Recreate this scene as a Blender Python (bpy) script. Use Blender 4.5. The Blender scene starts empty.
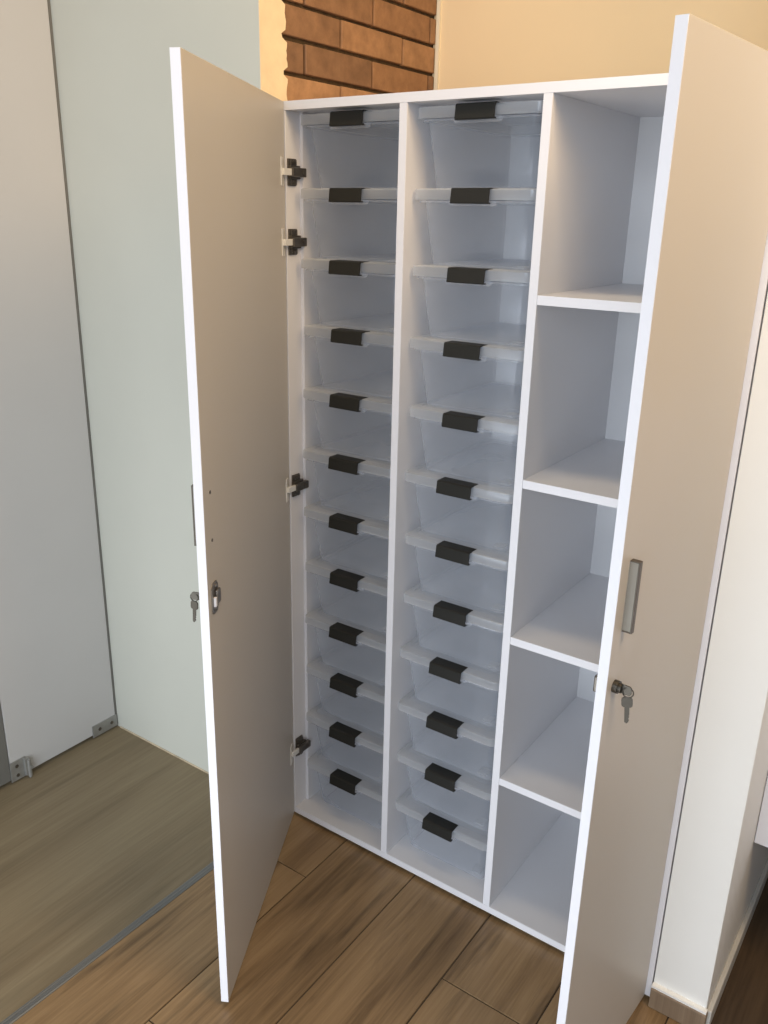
import bpy, bmesh, math, random
from mathutils import Vector, Matrix
random.seed(7)
scene = bpy.context.scene
COL = scene.collection
PI = math.pi

# ------------------------------------------------------------------ materials
def new_mat(name):
    m = bpy.data.materials.new(name); m.use_nodes = True
    nt = m.node_tree; nt.nodes.clear()
    return m, nt, nt.nodes, nt.links

def pbr(name, col, rough=0.5, metal=0.0, noise=0.0, nscale=6.0, bump=0.0, bscale=200.0, spec=0.5, stretch=(1, 1, 1)):
    m, nt, N, L = new_mat(name)
    out = N.new('ShaderNodeOutputMaterial'); b = N.new('ShaderNodeBsdfPrincipled')
    L.new(b.outputs[0], out.inputs[0])
    b.inputs['Roughness'].default_value = rough
    b.inputs['Metallic'].default_value = metal
    b.inputs['Specular IOR Level'].default_value = spec
    tc = N.new('ShaderNodeTexCoord'); mp = N.new('ShaderNodeMapping')
    mp.inputs['Scale'].default_value = stretch
    L.new(tc.outputs['Object'], mp.inputs[0])
    n = N.new('ShaderNodeTexNoise'); n.inputs['Scale'].default_value = nscale; n.inputs['Detail'].default_value = 5
    L.new(mp.outputs[0], n.inputs['Vector'])
    r = N.new('ShaderNodeValToRGB')
    c0 = tuple(max(0, c * (1 - noise)) for c in col); c1 = tuple(min(1, c * (1 + noise)) for c in col)
    r.color_ramp.elements[0].position = .3; r.color_ramp.elements[1].position = .7
    r.color_ramp.elements[0].color = (*c0, 1); r.color_ramp.elements[1].color = (*c1, 1)
    L.new(n.outputs[0], r.inputs[0]); L.new(r.outputs[0], b.inputs['Base Color'])
    if bump:
        n2 = N.new('ShaderNodeTexNoise'); n2.inputs['Scale'].default_value = bscale; n2.inputs['Detail'].default_value = 4
        L.new(tc.outputs['Object'], n2.inputs['Vector'])
        bp = N.new('ShaderNodeBump'); bp.inputs['Strength'].default_value = bump; bp.inputs['Distance'].default_value = .002
        L.new(n2.outputs[0], bp.inputs['Height']); L.new(bp.outputs[0], b.inputs['Normal'])
    return m

def clear_plastic(name, tint, body, amount, edge, rough=.25):
    """see-through plastic: tinted transparency mixed with a scattering, glossy skin"""
    m, nt, N, L = new_mat(name)
    out = N.new('ShaderNodeOutputMaterial')
    tr = N.new('ShaderNodeBsdfTransparent'); tr.inputs[0].default_value = (*tint, 1)
    df = N.new('ShaderNodeBsdfDiffuse'); df.inputs[0].default_value = (*body, 1)
    tl = N.new('ShaderNodeBsdfTranslucent'); tl.inputs[0].default_value = (*body, 1)
    gl = N.new('ShaderNodeBsdfGlossy'); gl.inputs['Roughness'].default_value = rough; gl.inputs[0].default_value = (.9, .93, 1, 1)
    a1 = N.new('ShaderNodeMixShader'); a1.inputs[0].default_value = .45
    L.new(df.outputs[0], a1.inputs[1]); L.new(tl.outputs[0], a1.inputs[2])
    a2 = N.new('ShaderNodeMixShader'); a2.inputs[0].default_value = .18
    L.new(a1.outputs[0], a2.inputs[1]); L.new(gl.outputs[0], a2.inputs[2])
    lw = N.new('ShaderNodeLayerWeight'); lw.inputs[0].default_value = .35
    tc = N.new('ShaderNodeTexCoord'); n = N.new('ShaderNodeTexNoise'); n.inputs['Scale'].default_value = 9
    L.new(tc.outputs['Object'], n.inputs['Vector'])
    mr = N.new('ShaderNodeMapRange'); mr.inputs[3].default_value = amount * .8; mr.inputs[4].default_value = amount * 1.2
    L.new(n.outputs[0], mr.inputs[0])
    mu = N.new('ShaderNodeMath'); mu.operation = 'MULTIPLY_ADD'; mu.inputs[1].default_value = edge
    L.new(lw.outputs['Facing'], mu.inputs[0]); L.new(mr.outputs[0], mu.inputs[2])
    cl = N.new('ShaderNodeMath'); cl.operation = 'MINIMUM'; cl.inputs[1].default_value = .95
    L.new(mu.outputs[0], cl.inputs[0])
    mx = N.new('ShaderNodeMixShader'); L.new(cl.outputs[0], mx.inputs[0])
    L.new(tr.outputs[0], mx.inputs[1]); L.new(a2.outputs[0], mx.inputs[2])
    L.new(mx.outputs[0], out.inputs[0])
    return m

def wood(name, dark, mid, light, grain=1.0, rough=.4, rings=3.0, island=True, streak=.5):
    """planks running along Y: long grain, cathedral rings, dark streaks"""
    m, nt, N, L = new_mat(name)
    out = N.new('ShaderNodeOutputMaterial'); b = N.new('ShaderNodeBsdfPrincipled'); L.new(b.outputs[0], out.inputs[0])
    tc = N.new('ShaderNodeTexCoord')
    vec = tc.outputs['Object']
    if island:
        g = N.new('ShaderNodeNewGeometry')
        cm = N.new('ShaderNodeCombineXYZ')
        for i, k in enumerate((3.7, 17.3, 9.1)):
            q = N.new('ShaderNodeMath'); q.operation = 'MULTIPLY'; q.inputs[1].default_value = k
            L.new(g.outputs['Random Per Island'], q.inputs[0]); L.new(q.outputs[0], cm.inputs[i])
        ad = N.new('ShaderNodeVectorMath'); ad.operation = 'ADD'
        L.new(vec, ad.inputs[0]); L.new(cm.outputs[0], ad.inputs[1]); vec = ad.outputs[0]
    def mapped(s):
        mp = N.new('ShaderNodeMapping'); mp.inputs['Scale'].default_value = s; L.new(vec, mp.inputs[0]); return mp.outputs[0]
    def noise(sc, det, rgh, dist):
        n = N.new('ShaderNodeTexNoise'); n.inputs['Scale'].default_value = 1; n.inputs['Detail'].default_value = det
        n.inputs['Roughness'].default_value = rgh; n.inputs['Distortion'].default_value = dist
        L.new(mapped(sc), n.inputs['Vector']); return n.outputs[0]
    def mix(a, bb, f):
        x = N.new('ShaderNodeMix'); x.data_type = 'FLOAT'; x.inputs[0].default_value = f
        L.new(a, x.inputs[2]); L.new(bb, x.inputs[3]); return x.outputs[0]
    broad = noise((7 * grain, .9, 1), 5, .55, .8)
    # cathedral figure: contour bands of a smooth, stretched noise field
    fld = noise((3.2, .42, 1), 1.5, .4, .3)
    mu = N.new('ShaderNodeMath'); mu.operation = 'MULTIPLY'; mu.inputs[1].default_value = rings * 6.0; L.new(fld, mu.inputs[0])
    fr = N.new('ShaderNodeMath'); fr.operation = 'PINGPONG'; fr.inputs[1].default_value = 1.0; L.new(mu.outputs[0], fr.inputs[0])
    fine = noise((110 * grain, 3.5, 1), 6, .65, .2)
    class n3: outputs = [noise((17, 1.5, 1), 6, .62, .9)]
    h = mix(mix(broad, fr.outputs[0], .17), fine, .42)
    r = N.new('ShaderNodeValToRGB'); e = r.color_ramp.elements
    e[0].position = .3; e[0].color = (*dark, 1); e[1].position = .68; e[1].color = (*light, 1)
    k = e.new(.47); k.color = (*mid, 1)
    L.new(h, r.inputs[0])
    r2 = N.new('ShaderNodeValToRGB'); e2 = r2.color_ramp.elements
    e2[0].position = .31; e2[0].color = (1 - streak, 1 - streak, 1 - streak, 1); e2[1].position = .47; e2[1].color = (1, 1, 1, 1)
    L.new(n3.outputs[0], r2.inputs[0])
    mc = N.new('ShaderNodeMix'); mc.data_type = 'RGBA'; mc.blend_type = 'MULTIPLY'; mc.inputs[0].default_value = 1
    L.new(r.outputs[0], mc.inputs[6]); L.new(r2.outputs[0], mc.inputs[7])
    L.new(mc.outputs[2], b.inputs['Base Color'])
    b.inputs['Roughness'].default_value = rough
    bp = N.new('ShaderNodeBump'); bp.inputs['Strength'].default_value = .25; bp.inputs['Distance'].default_value = .001
    L.new(h, bp.inputs['Height']); L.new(bp.outputs[0], b.inputs['Normal'])
    return m

def brick_mat():
    m, nt, N, L = new_mat('brick_clay')
    out = N.new('ShaderNodeOutputMaterial'); b = N.new('ShaderNodeBsdfPrincipled'); L.new(b.outputs[0], out.inputs[0])
    g = N.new('ShaderNodeNewGeometry'); r = N.new('ShaderNodeValToRGB'); e = r.color_ramp.elements
    e[0].color = (.21, .112, .058, 1); e[1].color = (.43, .235, .115, 1); k = e.new(.5); k.color = (.33, .17, .08, 1)
    L.new(g.outputs['Random Per Island'], r.inputs[0])
    tc = N.new('ShaderNodeTexCoord'); n = N.new('ShaderNodeTexNoise'); n.inputs['Scale'].default_value = 24; n.inputs['Detail'].default_value = 7
    n.inputs['Roughness'].default_value = .65
    L.new(tc.outputs['Object'], n.inputs['Vector'])
    r2 = N.new('ShaderNodeValToRGB'); e2 = r2.color_ramp.elements
    e2[0].position = .3; e2[0].color = (.78, .76, .74, 1); e2[1].position = .72; e2[1].color = (1.3, 1.3, 1.28, 1)
    L.new(n.outputs[0], r2.inputs[0])
    mc = N.new('ShaderNodeMix'); mc.data_type = 'RGBA'; mc.blend_type = 'MULTIPLY'; mc.inputs[0].default_value = 1
    L.new(r.outputs[0], mc.inputs[6]); L.new(r2.outputs[0], mc.inputs[7]); L.new(mc.outputs[2], b.inputs['Base Color'])
    b.inputs['Roughness'].default_value = .8
    bp = N.new('ShaderNodeBump'); bp.inputs['Strength'].default_value = .5; bp.inputs['Distance'].default_value = .003
    L.new(n.outputs[0], bp.inputs['Height']); L.new(bp.outputs[0], b.inputs['Normal'])
    return m

M = {}
M['laminate'] = pbr('white_laminate', (.72, .72, .745), .42, noise=.012, nscale=3, bump=.05, bscale=500)
M['door'] = pbr('warm_lit_laminate', (.57, .54, .495), .42, noise=.012, nscale=3, bump=.05, bscale=500)  # white laminate with the warm room light tinted into its colour
M['edge'] = pbr('white_edge_band', (.82, .82, .86), .4, noise=.01)
M['plaster_cool'] = pbr('grey_green_plaster', (.56, .565, .50), .75, noise=.03, nscale=2.2, bump=.12, bscale=60)
M['plaster_cream'] = pbr('cream_plaster', (.97, .765, .48), .75, noise=.02, nscale=2, bump=.1, bscale=60)
M['plaster_white'] = pbr('warm_white_plaster', (.90, .90, .865), .7, noise=.015, nscale=3, bump=.1, bscale=70)
M['plaster_torn'] = pbr('yellow_cream_plaster', (.88, .70, .45), .75, noise=.06, nscale=25, bump=.4, bscale=60)
M['panel'] = pbr('grey_white_panel', (.55, .54, .53), .5, noise=.025, nscale=2.5, bump=.06, bscale=150)
M['zinc'] = pbr('dull_zinc', (.40, .40, .385), .5, .7, noise=.1, nscale=40)
M['alu'] = pbr('aluminium_strip', (.20, .205, .20), .45, .5, noise=.12, nscale=8, stretch=(1, .2, 1))
M['nickel'] = pbr('bright_nickel', (.11, .10, .085), .45, 1.0, noise=.05, nscale=30)
M['steel_dark'] = pbr('dark_hinge_steel', (.17, .155, .135), .35, .85, noise=.15, nscale=60)
M['handle'] = pbr('brushed_grey_metal', (.30, .28, .24), .5, .5, noise=.08, nscale=40, stretch=(1, 1, .1))
M['handle_rim'] = pbr('dark_metal_rim', (.13, .11, .09), .4, .7, noise=.05)
M['link'] = pbr('pale_metal', (.85, .84, .80), .35, .3, noise=.05)
M['lock'] = pbr('worn_lock_steel', (.27, .25, .23), .4, .8, noise=.15, nscale=60)
M['latch'] = pbr('charcoal_plastic', (.016, .016, .0135), .55, noise=.08, nscale=30, spec=.35)
M['black'] = pbr('black_plastic', (.015, .015, .015), .5, noise=.05)
M['tub'] = clear_plastic('clear_blue_plastic', (.985, .99, .997), (.84, .875, .93), .20, .25, .25)
M['lid'] = clear_plastic('frosted_lid_plastic', (.98, .985, .99), (.86, .875, .885), .38, .30, .3)
M['floor'] = wood('brown_wood_tile', (.115, .066, .029), (.26, .163, .078), (.39, .258, .132), 1.0, .38, 2.4, True, .42)
M['floor_grey'] = wood('grey_oak_floor', (.165, .122, .070), (.225, .174, .104), (.285, .228, .14), 1.0, .5, 3.4, True, .16)
M['floor_shaded'] = wood('shadow_brown_floor', (.030, .018, .010), (.060, .038, .021), (.095, .062, .035), 1.0, .45, 2.4, True, .4)  # brown floor wood darkened to paint the passage's shadow
M['skirting'] = wood('wood_tile_skirting', (.12, .08, .05), (.22, .155, .10), (.31, .23, .155), 1.0, .5, 2, False, .3)
M['grout'] = pbr('dark_grout', (.055, .037, .022), .9, noise=.2, nscale=40)
M['mortar'] = pbr('dark_raked_mortar', (.085, .052, .022), .95, noise=.3, nscale=60)
M['brick'] = brick_mat()
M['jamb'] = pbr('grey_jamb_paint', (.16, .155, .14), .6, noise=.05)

# ------------------------------------------------------------------ mesh helpers
def bx(bm, x0, x1, y0, y1, z0, z1, bev=0.0):
    r = bmesh.ops.create_cube(bm, size=1)
    vs = r['verts']
    for v in vs:
        v.co = Vector((x0 + (v.co.x + .5) * (x1 - x0), y0 + (v.co.y + .5) * (y1 - y0), z0 + (v.co.z + .5) * (z1 - z0)))
    if bev:
        es = list({e for v in vs for e in v.link_edges})
        bmesh.ops.bevel(bm, geom=es, offset=bev, segments=2, profile=.5, affect='EDGES')
    return bm

def box(*a, bev=0.0):
    return bx(bmesh.new(), *a, bev=bev)

def cyl(bm, c, axis, r, h, seg=20, r2=None):
    q = Vector(axis).to_track_quat('Z', 'Y').to_matrix().to_4x4()
    bmesh.ops.create_cone(bm, cap_ends=True, segments=seg, radius1=r, radius2=r if r2 is None else r2, depth=h,
                          matrix=Matrix.Translation(c) @ q)
    return bm

def torus(bm, c, axis, R, r, n=28, k=8):
    q = Vector(axis).to_track_quat('Z', 'Y').to_matrix()
    rings = []
    for i in range(n):
        a = 2 * PI * i / n
        ring = []
        for j in range(k):
            b = 2 * PI * j / k
            p = Vector(((R + r * math.cos(b)) * math.cos(a), (R + r * math.cos(b)) * math.sin(a), r * math.sin(b)))
            ring.append(bm.verts.new(q @ p + Vector(c)))
        rings.append(ring)
    for i in range(n):
        for j in range(k):
            bm.faces.new((rings[i][j], rings[(i + 1) % n][j], rings[(i + 1) % n][(j + 1) % k], rings[i][(j + 1) % k]))
    return bm

def prism(bm, pts, axis, a0, a1):
    """extrude a closed 2-D outline along an axis ('x': pts are (y,z); 'y': (x,z); 'z': (x,y))"""
    def P(p, a):
        return {'x': (a, p[0], p[1]), 'y': (p[0], a, p[1]), 'z': (p[0], p[1], a)}[axis]
    A = [bm.verts.new(P(p, a0)) for p in pts]; B = [bm.verts.new(P(p, a1)) for p in pts]
    n = len(pts)
    for i in range(n):
        bm.faces.new((A[i], A[(i + 1) % n], B[(i + 1) % n], B[i]))
    bm.faces.new(list(reversed(A))); bm.faces.new(B)
    return bm

def rrect(x0, x1, y0, y1, r, z, k=5):
    out = []
    for (cx, cy, a) in ((x1 - r, y1 - r, 0), (x0 + r, y1 - r, 90), (x0 + r, y0 + r, 180), (x1 - r, y0 + r, 270)):
        for i in range(k + 1):
            t = math.radians(a + 90 * i / k)
            out.append((cx + r * math.cos(t), cy + r * math.sin(t), z))
    return out

def loft(bm, loops, cap0=True, cap1=False):
    L = [[bm.verts.new(p) for p in lp] for lp in loops]
    n = len(L[0])
    for a, b in zip(L, L[1:]):
        for i in range(n):
            bm.faces.new((a[i], a[(i + 1) % n], b[(i + 1) % n], b[i]))
    if cap0: bm.faces.new(list(reversed(L[0])))
    if cap1: bm.faces.new(L[-1])
    return bm

def obj(name, bm, mat, parent=None, world=False, smooth=False, normals=True):
    if normals: bmesh.ops.recalc_face_normals(bm, faces=bm.faces)
    me = bpy.data.meshes.new(name); bm.to_mesh(me); bm.free()
    o = bpy.data.objects.new(name, me); COL.objects.link(o)
    me.materials.append(mat)
    if smooth:
        for p in me.polygons: p.use_smooth = True
        try: me.set_sharp_from_angle(angle=math.radians(35))
        except Exception: pass
    if parent:
        o.parent = parent
        if world: o.location = -parent.location
    return o

def struct(name, bm, mat, parent=None, **k):
    o = obj(name, bm, mat, parent, **k)
    if parent is None: o['kind'] = 'structure'
    return o

def thing(name, label, cat, loc=(0, 0, 0), group=None):
    o = bpy.data.objects.new(name, None); COL.objects.link(o)
    o.empty_display_size = .05
    o.location = loc; o['label'] = label; o['category'] = cat
    if group: o['group'] = group
    return o

def copy_tree(o, parent=None):
    c = o.copy(); COL.objects.link(c)
    if parent: c.parent = parent
    for ch in list(o.children): copy_tree(ch, c)
    return c

# ------------------------------------------------------------------ the setting
ZF = -.012                                   # floor level (cabinet carcass sits 12 mm up)
XL = -.055                                   # left side of the alcove
XR = 1.024                                   # right side of the alcove
YB = .69                                     # back wall
ZT = 2.75

def planks(x0, x1, y0, y1, joints, width, length, offs, gap, bev):
    """wood-look planks along Y, each its own mesh island so each gets its own grain"""
    bm = bmesh.new()
    k = math.floor((x0 - joints) / width)
    while joints + k * width < x1:
        a, b = joints + k * width, joints + (k + 1) * width
        off = offs.get(k, (k * .47) % length)
        j = math.floor((y0 - off) / length)
        while off + j * length < y1:
            c, d = off + j * length, off + (j + 1) * length
            X0, X1, Y0, Y1 = max(a, x0) + gap, min(b, x1) - gap, max(c, y0) + gap, min(d, y1) - gap
            if X1 - X0 > .004 and Y1 - Y0 > .004:
                lo = [(X0, Y0), (X1, Y0), (X1, Y1), (X0, Y1)]
                hi = [(X0 + bev, Y0 + bev), (X1 - bev, Y0 + bev), (X1 - bev, Y1 - bev), (X0 + bev, Y1 - bev)]
                A = [bm.verts.new((*p, ZF - .003)) for p in lo]; B = [bm.verts.new((*p, ZF)) for p in hi]
                for i in range(4): bm.faces.new((A[i], A[(i + 1) % 4], B[(i + 1) % 4], B[i]))
                bm.faces.new(B)
            j += 1
        k += 1
    return bm

def skew(bm, x0, x1):
    # the seam between the two floors runs a touch off square
    for v in bm.verts:
        if x0 < v.co.x < x1: v.co.x += (v.co.y + .28) * .02
    return bm
struct('floor', skew(planks(-.041, 3.0, -3.2, 2.0, .18, .222, 1.2, {0: .52, -1: -.165, 1: -.88, 2: -.22, 3: .35, 4: -.5}, .0011, .0012), -.1, 0), M['floor'])
struct('floor', skew(planks(-2.6, -.040, -3.2, .02, -.95, .92, 2.6, {}, .0008, .0006), -.1, 0), M['floor_grey'])
bm = bmesh.new()                                # passage floor with its shadow put into the colour, flush on the tile
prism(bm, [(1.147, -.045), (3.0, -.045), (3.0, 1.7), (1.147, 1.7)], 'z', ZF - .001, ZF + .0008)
struct('floor', bm, M['floor_shaded'])
struct('floor', box(-2.6, 3.0, -3.2, 2.0, ZF - .06, ZF - .0022), M['grout'])

# metal threshold strip between the two floors, ridged
bm = bmesh.new()
prism(bm, [(-.0505, ZF - .002), (-.0505, ZF + .002), (-.0485, ZF + .004), (-.0445, ZF + .004), (-.0435, ZF + .003), (-.0405, ZF + .003),
           (-.0395, ZF + .0045), (-.0365, ZF + .0045), (-.0355, ZF + .003), (-.0325, ZF + .0035), (-.0300, ZF + .002), (-.0300, ZF - .002)], 'y', -3.2, -.013)
struct('trim_1', skew(bm, -.1, 0), M['alu'])

struct('wall_left', box(-2.6, XL, -.012, .028, ZF, ZT), M['plaster_cool'])
# dirty sealant line along the foot of the left wall
struct('trim_2', box(-.745, XL - .001, -.015, -.0122, ZF, ZF + .004), pbr('sealant_line', (.55, .46, .32), .8, noise=.2, nscale=30))

# alcove's brick side wall: mortar bed, bricks as islands, and plaster that stops at a torn edge
wb = struct('wall_alcove', box(XL - .12, XL - .012, .0285, YB + .1, ZF, ZT), M['mortar'])
bm = bmesh.new()
row = 0
z = 1.897 - .07 * 28
while z < ZT - .08:
    ph = .138 if round((z - 1.897) / .07) % 2 == 0 else .27
    y = ph - .26 * 2
    while y < YB:
        a, b = max(y + .0035, .03), min(y + .26 - .0035, YB - .004)
        if b - a > .02:
            dx = random.uniform(-.001, .001)
            bx(bm, XL - .03, XL - .001 + dx, a, b, z + .0045 + random.uniform(-.001, .001), z + .07 - .0045 + random.uniform(-.001, .001), bev=.0025)
        y += .26
    z += .07
obj('brick_face', bm, M['brick'], wb)
bm = bmesh.new()
zs = [ZF + i * .008 for i in range(int((ZT - ZF) / .008))]
prof = []
w = .070
for zz in zs:
    w += random.uniform(-.0035, .0035); w += (.072 - w) * .2
    d = ((zz - 1.897) % .07)
    notch = -.014 if (d < .008 or d > .062) else 0
    prof.append((w + notch, zz))
outline = [(-.0124, ZF)] + prof + [(-.0124, zs[-1])]
prism(bm, outline, 'x', XL + .0002, XL + .002)
obj('plaster_edge', bm, M['plaster_torn'], wb)

struct('wall_back', box(XL - .01, XR + .05, YB, YB + .1, ZF, ZT), M['plaster_cream'])
struct('trim_3', box(XL + .0005, XL + .011, YB - .006, YB - .0002, ZF, ZT), pbr('pale_corner_filler', (.92, .82, .62), .7, noise=.03))

wr = struct('wall_right', box(XR, 1.136, 0, 1.7, ZF, ZT, bev=.002), M['plaster_white'])
# wood-tile skirting across the end of the right wall, with ragged filler above it
struct('baseboard_right', box(XR, 1.1405, -.016, -.0002, ZF + .001, .040, bev=.0015), M['skirting'])
bm = bmesh.new()
n = 40; pts = [(XR + (1.139 - XR) * i / n, .0405 - random.uniform(0, .003)) for i in range(n + 1)]
pts += [(1.139, .046), (XR, .046)]
prism(bm, pts, 'y', -.012, -.0003)
struct('trim_4', bm, M['plaster_white'])
struct('baseboard_passage', box(1.1362, 1.147, .003, 1.7, ZF + .0005, .038, bev=.002), pbr('grey_white_skirting', (.60, .585, .54), .6, noise=.05, nscale=20))
struct('wall_passage', box(1.1365, 3.0, 1.7, 1.8, ZF, ZT), M['plaster_cream'])

# folding white door leaf at far left, on floor pivots
dl = struct('door_1', box(-.7920, -.7580, -.397, -.020, .002, 2.55, bev=.002), M['panel'])
bm = bmesh.new()                                                    # long flat bracket by the wall
bx(bm, -.7580, -.7545, -.112, -.0165, -.006, .036, bev=.001)
br = obj('pivot_bracket', bm, M['zinc'], dl)
for yy in (-.085, -.038): obj('screw', cyl(bmesh.new(), (-.7543, yy, .015), (1, 0, 0), .0058, .002, 12), M['steel_dark'], br)
bm = bmesh.new()                                                    # front bracket with its pivot hinge
bx(bm, -.7580, -.7550, -.399, -.348, -.006, .060, bev=.001)
bx(bm, -.7555, -.7460, -.356, -.346, -.002, .056, bev=.0015)
cyl(bm, (-.7470, -.344, .022), (0, 0, 1), .006, .06, 14)
cyl(bm, (-.7450, -.340, .022), (1, 0, 0), .006, .01, 12)
cyl(bm, (-.7470, -.344, -.006), (0, 0, 1), .0045, .011, 12)
br = obj('pivot_bracket', bm, M['zinc'], dl)
for zz in (.010, .041): obj('screw', cyl(bmesh.new(), (-.7548, -.378, zz), (1, 0, 0), .0055, .002, 12), M['steel_dark'], br)
struct('trim_5', box(-.7900, -.7585, -.0195, -.0125, ZF + .001, 2.6), M['jamb'])            # dark gap seal between leaf and wall
struct('door_2', box(-.8200, -.7575, -.60, -.3995, .002, 2.55, bev=.001), M['jamb'])  # the next leaf, dark grey

# white box hung on the passage wall, just past the right wall end
t = thing('wall_hung_cabinet', 'white box hung beyond the right wall end, cut off by the picture edge', 'cabinet', (1.34, .45, .325))
obj('cabinet_body', box(1.1366, 2.2, .235, .95, .325, 1.25, bev=.003), M['laminate'], t, world=True)
obj('front_panel', box(1.1372, 2.2, .217, .234, .325, 1.25, bev=.002), M['edge'], t, world=True)

# ------------------------------------------------------------------ the storage cabinet
H = 1.83; T = .018; W = 1.0215; D = .454; D1 = .3083; D2 = .6138
SH = (1.4590, 1.0965, .7430, .3815)
cab = thing('storage_cabinet', 'tall white laminate cabinet with two open doors, bins and shelves inside', 'cabinet', (W / 2, D / 2, ZF))
def cpart(name, b, mat=None, **k): return obj(name, b, mat or M['laminate'], cab, world=True, **k)
E_ = .0012
def board(name, x0, x1, y0, y1, z0, z1, band=True):
    """a laminate board with a brighter edge band on its front edge"""
    o = cpart(name, box(x0, x1, y0 + .001, y1, z0, z1, bev=.0006))
    if band:
        obj('edge_band', box(x0 + .0003, x1 - .0003, y0, y0 + .0012, z0 + .0003, z1 - .0003), M['edge'], o)
    return o
XI = .003                                    # inner face of the left side panel
board('side_panel', XI - T, XI, 0, D, 0, H - T)
board('spacer_strip', XI + .0001, XI + .009, .047, D - .02, T, H - T)
board('side_panel', W - T, W, 0, D, 0, H - T)
board('top_panel', XI - T, W, 0, D, H - T, H)
board('bottom_panel', XI, W - T, 0, D, 0, T)
board('divider', D1 - T / 2, D1 + T / 2, 0, D - .012, T, H - T)
board('divider', D2 - T / 2, D2 + T / 2, 0, D - .012, T, H - T)
cpart('back_panel', box(XI, W - T, D - .012, D - .001, T, H - T), pbr('white_back_board', (.80, .81, .83), .5, noise=.01))
for zc in SH:
    board('shelf', D2 + T / 2, W - T, .001, D - .012, zc - T / 2, zc + T / 2)
cpart('plinth', box(.03, W - .03, .05, D - .03, ZF, 0), M['black'])

TD = .0165                                   # door thickness
def door_frame(ax, ay, bx_, by):
    L = math.hypot(bx_ - ax, by - ay)
    return L, math.atan2(by - ay, bx_ - ax)
def make_door(ax, ay, ex, ey):
    L, a = door_frame(ax, ay, ex, ey)
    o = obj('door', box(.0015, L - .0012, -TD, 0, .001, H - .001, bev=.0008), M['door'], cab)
    o.location = Vector((ax, ay, 0)) - cab.location; o.rotation_euler = (0, 0, a)
    obj('edge_band', box(L - .0014, L, -TD + .0003, -.0003, .0015, H - .0015), M['edge'], o)
    return o, L
def pull(parent, t, zc, s):
    """slim bar pull standing off the outer face; s = outward sign in door space"""
    b = bmesh.new()
    y0 = -TD if s < 0 else 0
    pts = [(t - .0045, y0), (t + .0045, y0), (t + .0040, y0 + s * .013), (t - .0040, y0 + s * .013)]
    prism(b, pts, 'z', zc - .054, zc + .054)
    h = obj('handle', b, M['handle'], parent)
    r = bmesh.new()
    ya, yb = sorted((y0 + s * .0128, y0 + s * .0155))
    bx(r, t - .0045, t + .0050, ya, yb, zc - .056, zc + .056, bev=.0008)
    for z0, z1 in ((zc - .0565, zc - .054), (zc + .054, zc + .0565)):
        ya, yb = sorted((y0 + s * .0004, y0 + s * .0155)); bx(r, t - .0045, t + .0050, ya, yb, z0, z1, bev=.0006)
    obj('handle_rim', r, M['handle_rim'], parent)

# left door: inner face shows
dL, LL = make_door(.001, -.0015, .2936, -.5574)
dL['label'] = 'left door, wider, standing open with its inner face showing'
pull(dL, LL - .036, 1.097, -1)
b = bmesh.new()                                                  # lock plate on the inner face
cx, zc = LL - .033, .942
prism(b, [(cx - .017, zc - .022), (cx - .009, zc - .030), (cx + .009, zc - .030), (cx + .017, zc - .022), (cx + .017, zc + .022),
          (cx + .009, zc + .030), (cx - .009, zc + .030), (cx - .017, zc + .022)], 'y', 0, .0025)
bx(b, cx - .015, cx + .004, .0025, .009, zc - .013, zc + .015, bev=.003)
cyl(b, (cx - .002, .0035, zc + .0225), (0, 1, 0), .0035, .003, 12); cyl(b, (cx - .002, .0035, zc - .0225), (0, 1, 0), .0035, .003, 12)
obj('lock_plate', b, M['lock'], dL)
obj('slot_highlight', box(cx + .006, cx + .013, .0026, .008, zc - .014, zc + .004, bev=.001), M['edge'], dL)  # white block standing in for the bright highlight in the lock slot
for zz in (1.142, 1.052):
    obj('handle_screw', cyl(bmesh.new(), (LL - .036, .0004, zz), (0, 1, 0), .0030, .0016, 12), M['steel_dark'], dL)
b = cyl(bmesh.new(), (LL - .036, -TD - .004, .940), (0, 1, 0), .011, .008, 20); cyl(b, (LL - .036, -TD - .009, .940), (0, 1, 0), .0085, .004, 20)
obj('lock_barrel', b, M['nickel'], dL)

# right door: outer face shows
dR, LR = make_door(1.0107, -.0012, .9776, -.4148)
dR['label'] = 'right door, narrower, standing open with its outer face showing'
pull(dR, LR - .033, 1.092, 1)
b = cyl(bmesh.new(), (LR - .027, .004, .945), (0, 1, 0), .010, .008, 20); cyl(b, (LR - .027, .010, .945), (0, 1, 0), .0075, .006, 20)
obj('lock_barrel', b, M['nickel'], dR)
b = box(LR - .042, LR - .014, -TD - .011, -TD, .930, .957, bev=.002)
obj('lock_body', b, M['steel_dark'], dR)

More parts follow.
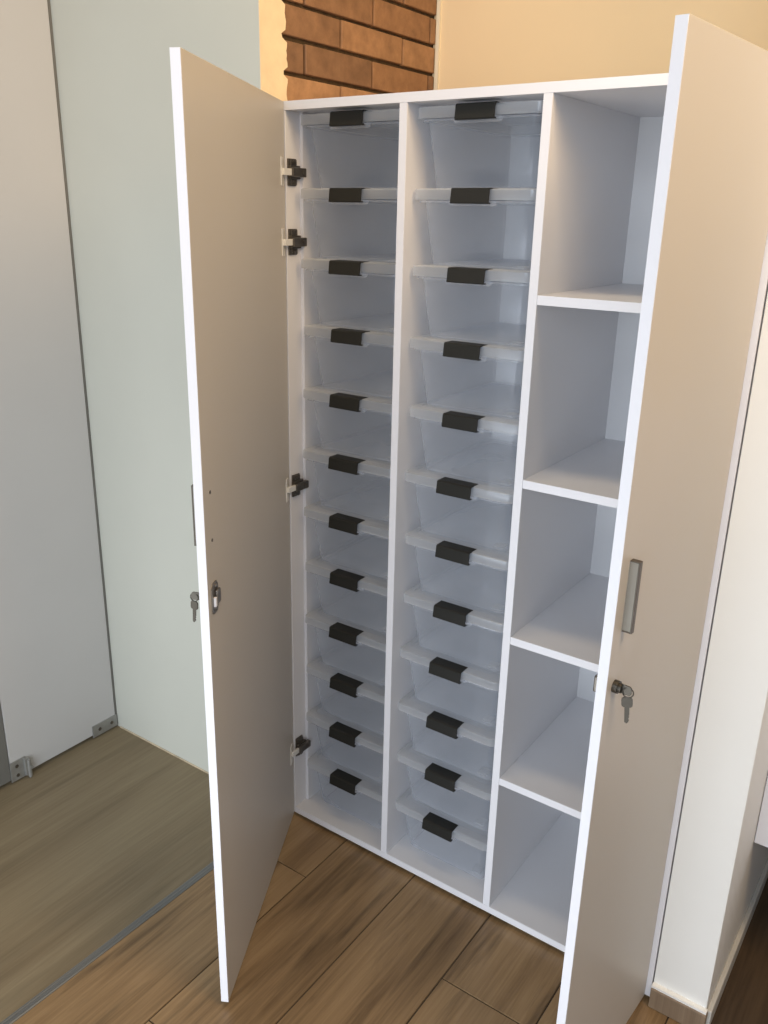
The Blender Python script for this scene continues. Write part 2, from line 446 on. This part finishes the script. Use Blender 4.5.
# concealed hinges: cross-shaped plate on the side panel, arm, and cup flange on the door
ang = math.atan2(-.5574 + .0015, .2936 - .001)
for zc in (1.689, 1.543, .968, .212):
    b = bmesh.new()
    bx(b, XI, XI + .004, .004, .031, zc - .028, zc + .028, bev=.001)
    bx(b, XI + .003, XI + .012, .002, .036, zc - .014, zc + .014, bev=.0015)
    for q in (-1, 1):
        bx(b, XI + .003, XI + .008, .008, .028, zc + q * .020 - .006, zc + q * .020 + .006, bev=.001)
        cyl(b, (XI + .0085, .018, zc + q * .021), (1, 0, 0), .0042, .003, 12)
    hp = cpart('hinge', b, M['steel_dark'])
    b = bmesh.new()
    bx(b, XI + .009, XI + .021, .000, .046, zc - .0095, zc + .0095, bev=.002)
    cyl(b, (XI + .0215, .034, zc), (1, 0, 0), .004, .004, 12)
    obj('hinge_arm', b, M['steel_dark'], hp)
    dd = Vector((math.cos(ang), math.sin(ang), 0)); nn = Vector((-math.sin(ang), math.cos(ang), 0)); P0 = Vector((.001, -.0015, 0))
    b = bmesh.new()
    A = Vector((XI + .014, .002, zc)); B = P0 + dd * .030 + nn * .004; B.z = zc
    d = (B - A); ln = d.length
    bx(b, 0, ln, -.003, .003, -.007, .007, bev=.001)
    bmesh.ops.transform(b, matrix=Matrix.Translation(A) @ Matrix.Rotation(math.atan2(d.y, d.x), 4, 'Z'), verts=b.verts)
    obj('hinge_link', b, M['link'], hp)
    b = bmesh.new()
    bx(b, .018, .038, 0, .0022, -.029, .029, bev=.0008)
    bmesh.ops.transform(b, matrix=Matrix.Translation(P0 + Vector((0, 0, zc))) @ Matrix.Rotation(ang, 4, 'Z'), verts=b.verts)
    obj('cup_flange', b, M['link'], hp)

# ------------------------------------------------------------------ keys hanging in the two locks
def key_mesh(l=.030, bow=.012):
    b = bmesh.new()
    o = []
    for i in range(20):
        a = 2 * PI * i / 20; r = bow * (1 - .10 * math.cos(4 * a))
        o.append((r * math.cos(a), r * math.sin(a)))
    prism(b, o, 'z', -.0011, .0011)
    bl = [(bow * .8, -.0036), (bow + l * .45, -.0036), (bow + l * .5, -.0022), (bow + l * .58, -.0036), (bow + l * .68, -.0018), (bow + l * .78, -.0034),
          (bow + l * .9, -.0020), (bow + l, .0), (bow + l * .93, .0034), (bow * .8, .0036)]
    prism(b, bl, 'z', -.0009, .0009)
    return b
def key_set(label, door, t, y0, s, z, swing):
    ax_, ay_, a = door.location.x + cab.location.x, door.location.y + cab.location.y, door.rotation_euler.z
    R = Matrix.Translation((ax_, ay_, 0)) @ Matrix.Rotation(a, 4, 'Z')
    base = R @ Vector((t, y0 + s * .017, z))
    root = thing('key_set', label, 'keys', base)
    out = (R.to_3x3() @ Vector((0, s, 0))).normalized(); along = (R.to_3x3() @ Vector((1, 0, 0))).normalized(); up = Vector((0, 0, 1))
    def frame(o, xx, yy): 
        zz = xx.cross(yy).normalized(); m = Matrix((xx, yy, zz)).transposed().to_4x4(); return Matrix.Translation(o) @ m
    b = key_mesh(.016, .0085); bmesh.ops.transform(b, matrix=frame(out * .003, -out, up), verts=b.verts)
    obj('key', b, M['nickel'], root)
    c = out * .0055 - up * .003
    b = torus(bmesh.new(), c, along + out * .25, .0080, .0010); obj('split_ring', b, M['nickel'], root)
    xx = (-up + swing * out).normalized()
    b = key_mesh(.026, .0090); bmesh.ops.transform(b, matrix=frame(c - up * .0160 + out * .0005, xx, xx.cross(along + out * .4).normalized()), verts=b.verts)
    obj('key', b, M['nickel'], root)
key_set('two keys on a ring hanging from the lock of the right door, below its handle', dR, LR - .027, 0, 1, .945, .10)
key_set('two keys on a ring hanging behind the free edge of the left door', dL, LL - .036, -TD, -1, .940, .05)

# ------------------------------------------------------------------ the latched bins
def make_bin():
    root = thing('storage_bin', 'x', 'bin')
    b = bmesh.new()
    def sec(z, hx, y0, y1, r): return rrect(-hx, hx, y0, y1, r, z)
    loft(b, [sec(.0035, .104, .048, .350, .012), sec(.0012, .107, .045, .353, .013), sec(0, .109, .043, .355, .014), sec(.0005, .112, .040, .358, .016), sec(.004, .1135, .038, .360, .017),
             sec(.112, .1225, .019, .384, .018), sec(.124, .1235, .0175, .386, .018), sec(.1255, .131, .006, .396, .020), sec(.1215, .1316, .0055, .3966, .020)], cap0=True)
    tub = obj('tub', b, M['tub'], root, smooth=True)
    b = bmesh.new()                                             # frosted catch under the latch, on the tub
    pts = [(-.052, .126), (-.052, .119), (-.049, .116), (.049, .116), (.052, .119), (.052, .126)]
    prism(b, pts, 'y', .0045, .0065)
    obj('latch_catch', b, M['tub'], tub)
    b = bmesh.new()                                             # small frosted block standing in for a reflected glint, front right corner
    bx(b, .072, .097, .054, .082, -.0006, .004, bev=.002)
    obj('glint_block', b, M['lid'], tub)
    b = bmesh.new()
    loft(b, [sec(.127, .132, .0045, .3955, .012), sec(.1272, .1360, .0005, .3995, .013), sec(.1285, .1365, 0, .40, .013), sec(.1462, .1360, .0005, .3995, .013), sec(.1480, .1340, .0025, .3975, .012),
             sec(.1482, .1225, .024, .376, .015), sec(.1470, .1215, .025, .375, .015), sec(.1470, .1185, .030, .370, .017), sec(.1484, .1170, .032, .368, .017)], cap0=False, cap1=True)
    lid = obj('lid', b, M['lid'], root, smooth=True)
    b = bmesh.new()
    prof = [(.023, .1490), (-.0070, .1490), (-.0110, .1470), (-.0140, .1215), (-.0125, .1200), (-.003, .1200), (-.003, .1222), (-.0105, .1228),
            (-.0085, .1455), (-.0060, .1472), (.023, .1474)]
    prism(b, prof, 'x', -.040, .044)
    es = [e for e in b.edges if abs(e.verts[0].co.x - e.verts[1].co.x) > .05]
    bmesh.ops.bevel(b, geom=es, offset=.0006, segments=2, affect='EDGES')
    obj('latch', b, M['latch'], root)
    return root
ORD = ['topmost', 'second from the top', 'third from the top', 'fourth from the top', 'fifth from the top', 'sixth from the top',
       'sixth from the bottom', 'fifth from the bottom', 'fourth from the bottom', 'third from the bottom', 'second from the bottom', 'lowest']
proto = make_bin()
first = True
JX = ((-.001, 0, -.001, .003, .001, -.001, 0, .001, 0, 0, -.002, 0), (.002, .001, .001, -.001, .003, -.003, .003, .003, -.002, -.003, -.001, -.002))
for ci, (cx, side) in enumerate(((.1555, 'left'), (.4570, 'middle'))):
    for k in range(12):
        o = proto if first else copy_tree(proto); first = False
        o.location = (cx + JX[ci][k], .024 + random.uniform(-.002, .003), T + .149 * (11 - k) + .0003)
        word = 'clear latched plastic bin, %s in the %s column of the cabinet' % (ORD[k], side)
        o['label'] = word
        o['group'] = 'latched clear bins in the %s column' % side

# ------------------------------------------------------------------ light
def area(name, loc, target, sx, sy, power, col, spread=PI):
    l = bpy.data.lights.new(name, 'AREA'); l.shape = 'RECTANGLE'; l.size = sx; l.size_y = sy; l.energy = power; l.color = col; l.spread = spread
    o = bpy.data.objects.new(name, l); COL.objects.link(o); o.location = loc
    o.rotation_euler = (Vector(target) - Vector(loc)).to_track_quat('-Z', 'Y').to_euler()
    return o
area('window_daylight', (1.25, -3.3, 2.0), (.6, 0, .6), 2.6, 1.8, 62, (.82, .90, 1.0))
area('low_bounce_fill', (.55, -1.9, .12), (.5, 0, .5), 2.0, .5, 20, (.84, .92, 1.0))  # unseen fill added low down, for daylight bounced off the floor
area('side_daylight', (-1.0, -2.6, .6), (-.4, 0, .1), 1.2, .9, 16, (.95, .98, 1.0))
area('warm_ceiling_light', (.75, -.45, 2.9), (.70, -.05, 0), 1.8, .25, 13, (1.0, .78, .50))
area('warm_room_light', (2.0, -.55, 2.65), (.3, .1, 1.8), 1.0, .9, 27, (1.0, .70, .40))
wd = bpy.data.worlds.new('world'); scene.world = wd; wd.use_nodes = True
bg = wd.node_tree.nodes['Background']; bg.inputs[0].default_value = (.90, .93, 1.0, 1); bg.inputs[1].default_value = .13

# ------------------------------------------------------------------ camera
cam = bpy.data.cameras.new('camera'); co = bpy.data.objects.new('camera', cam); COL.objects.link(co)
co.location = (1.334, -1.5179, 1.6074); co.rotation_euler = (1.2347, -.0187, .6213)
cam.sensor_width = 36; cam.lens = 854.8 / 1024 * 36; cam.shift_x = 8.0 / 1024; cam.clip_start = .01
scene.camera = co
scene.view_settings.view_transform = 'Standard'
scene.view_settings.look = 'None'
scene.cycles.transparent_max_bounces = 32
scene.cycles.max_bounces = 10
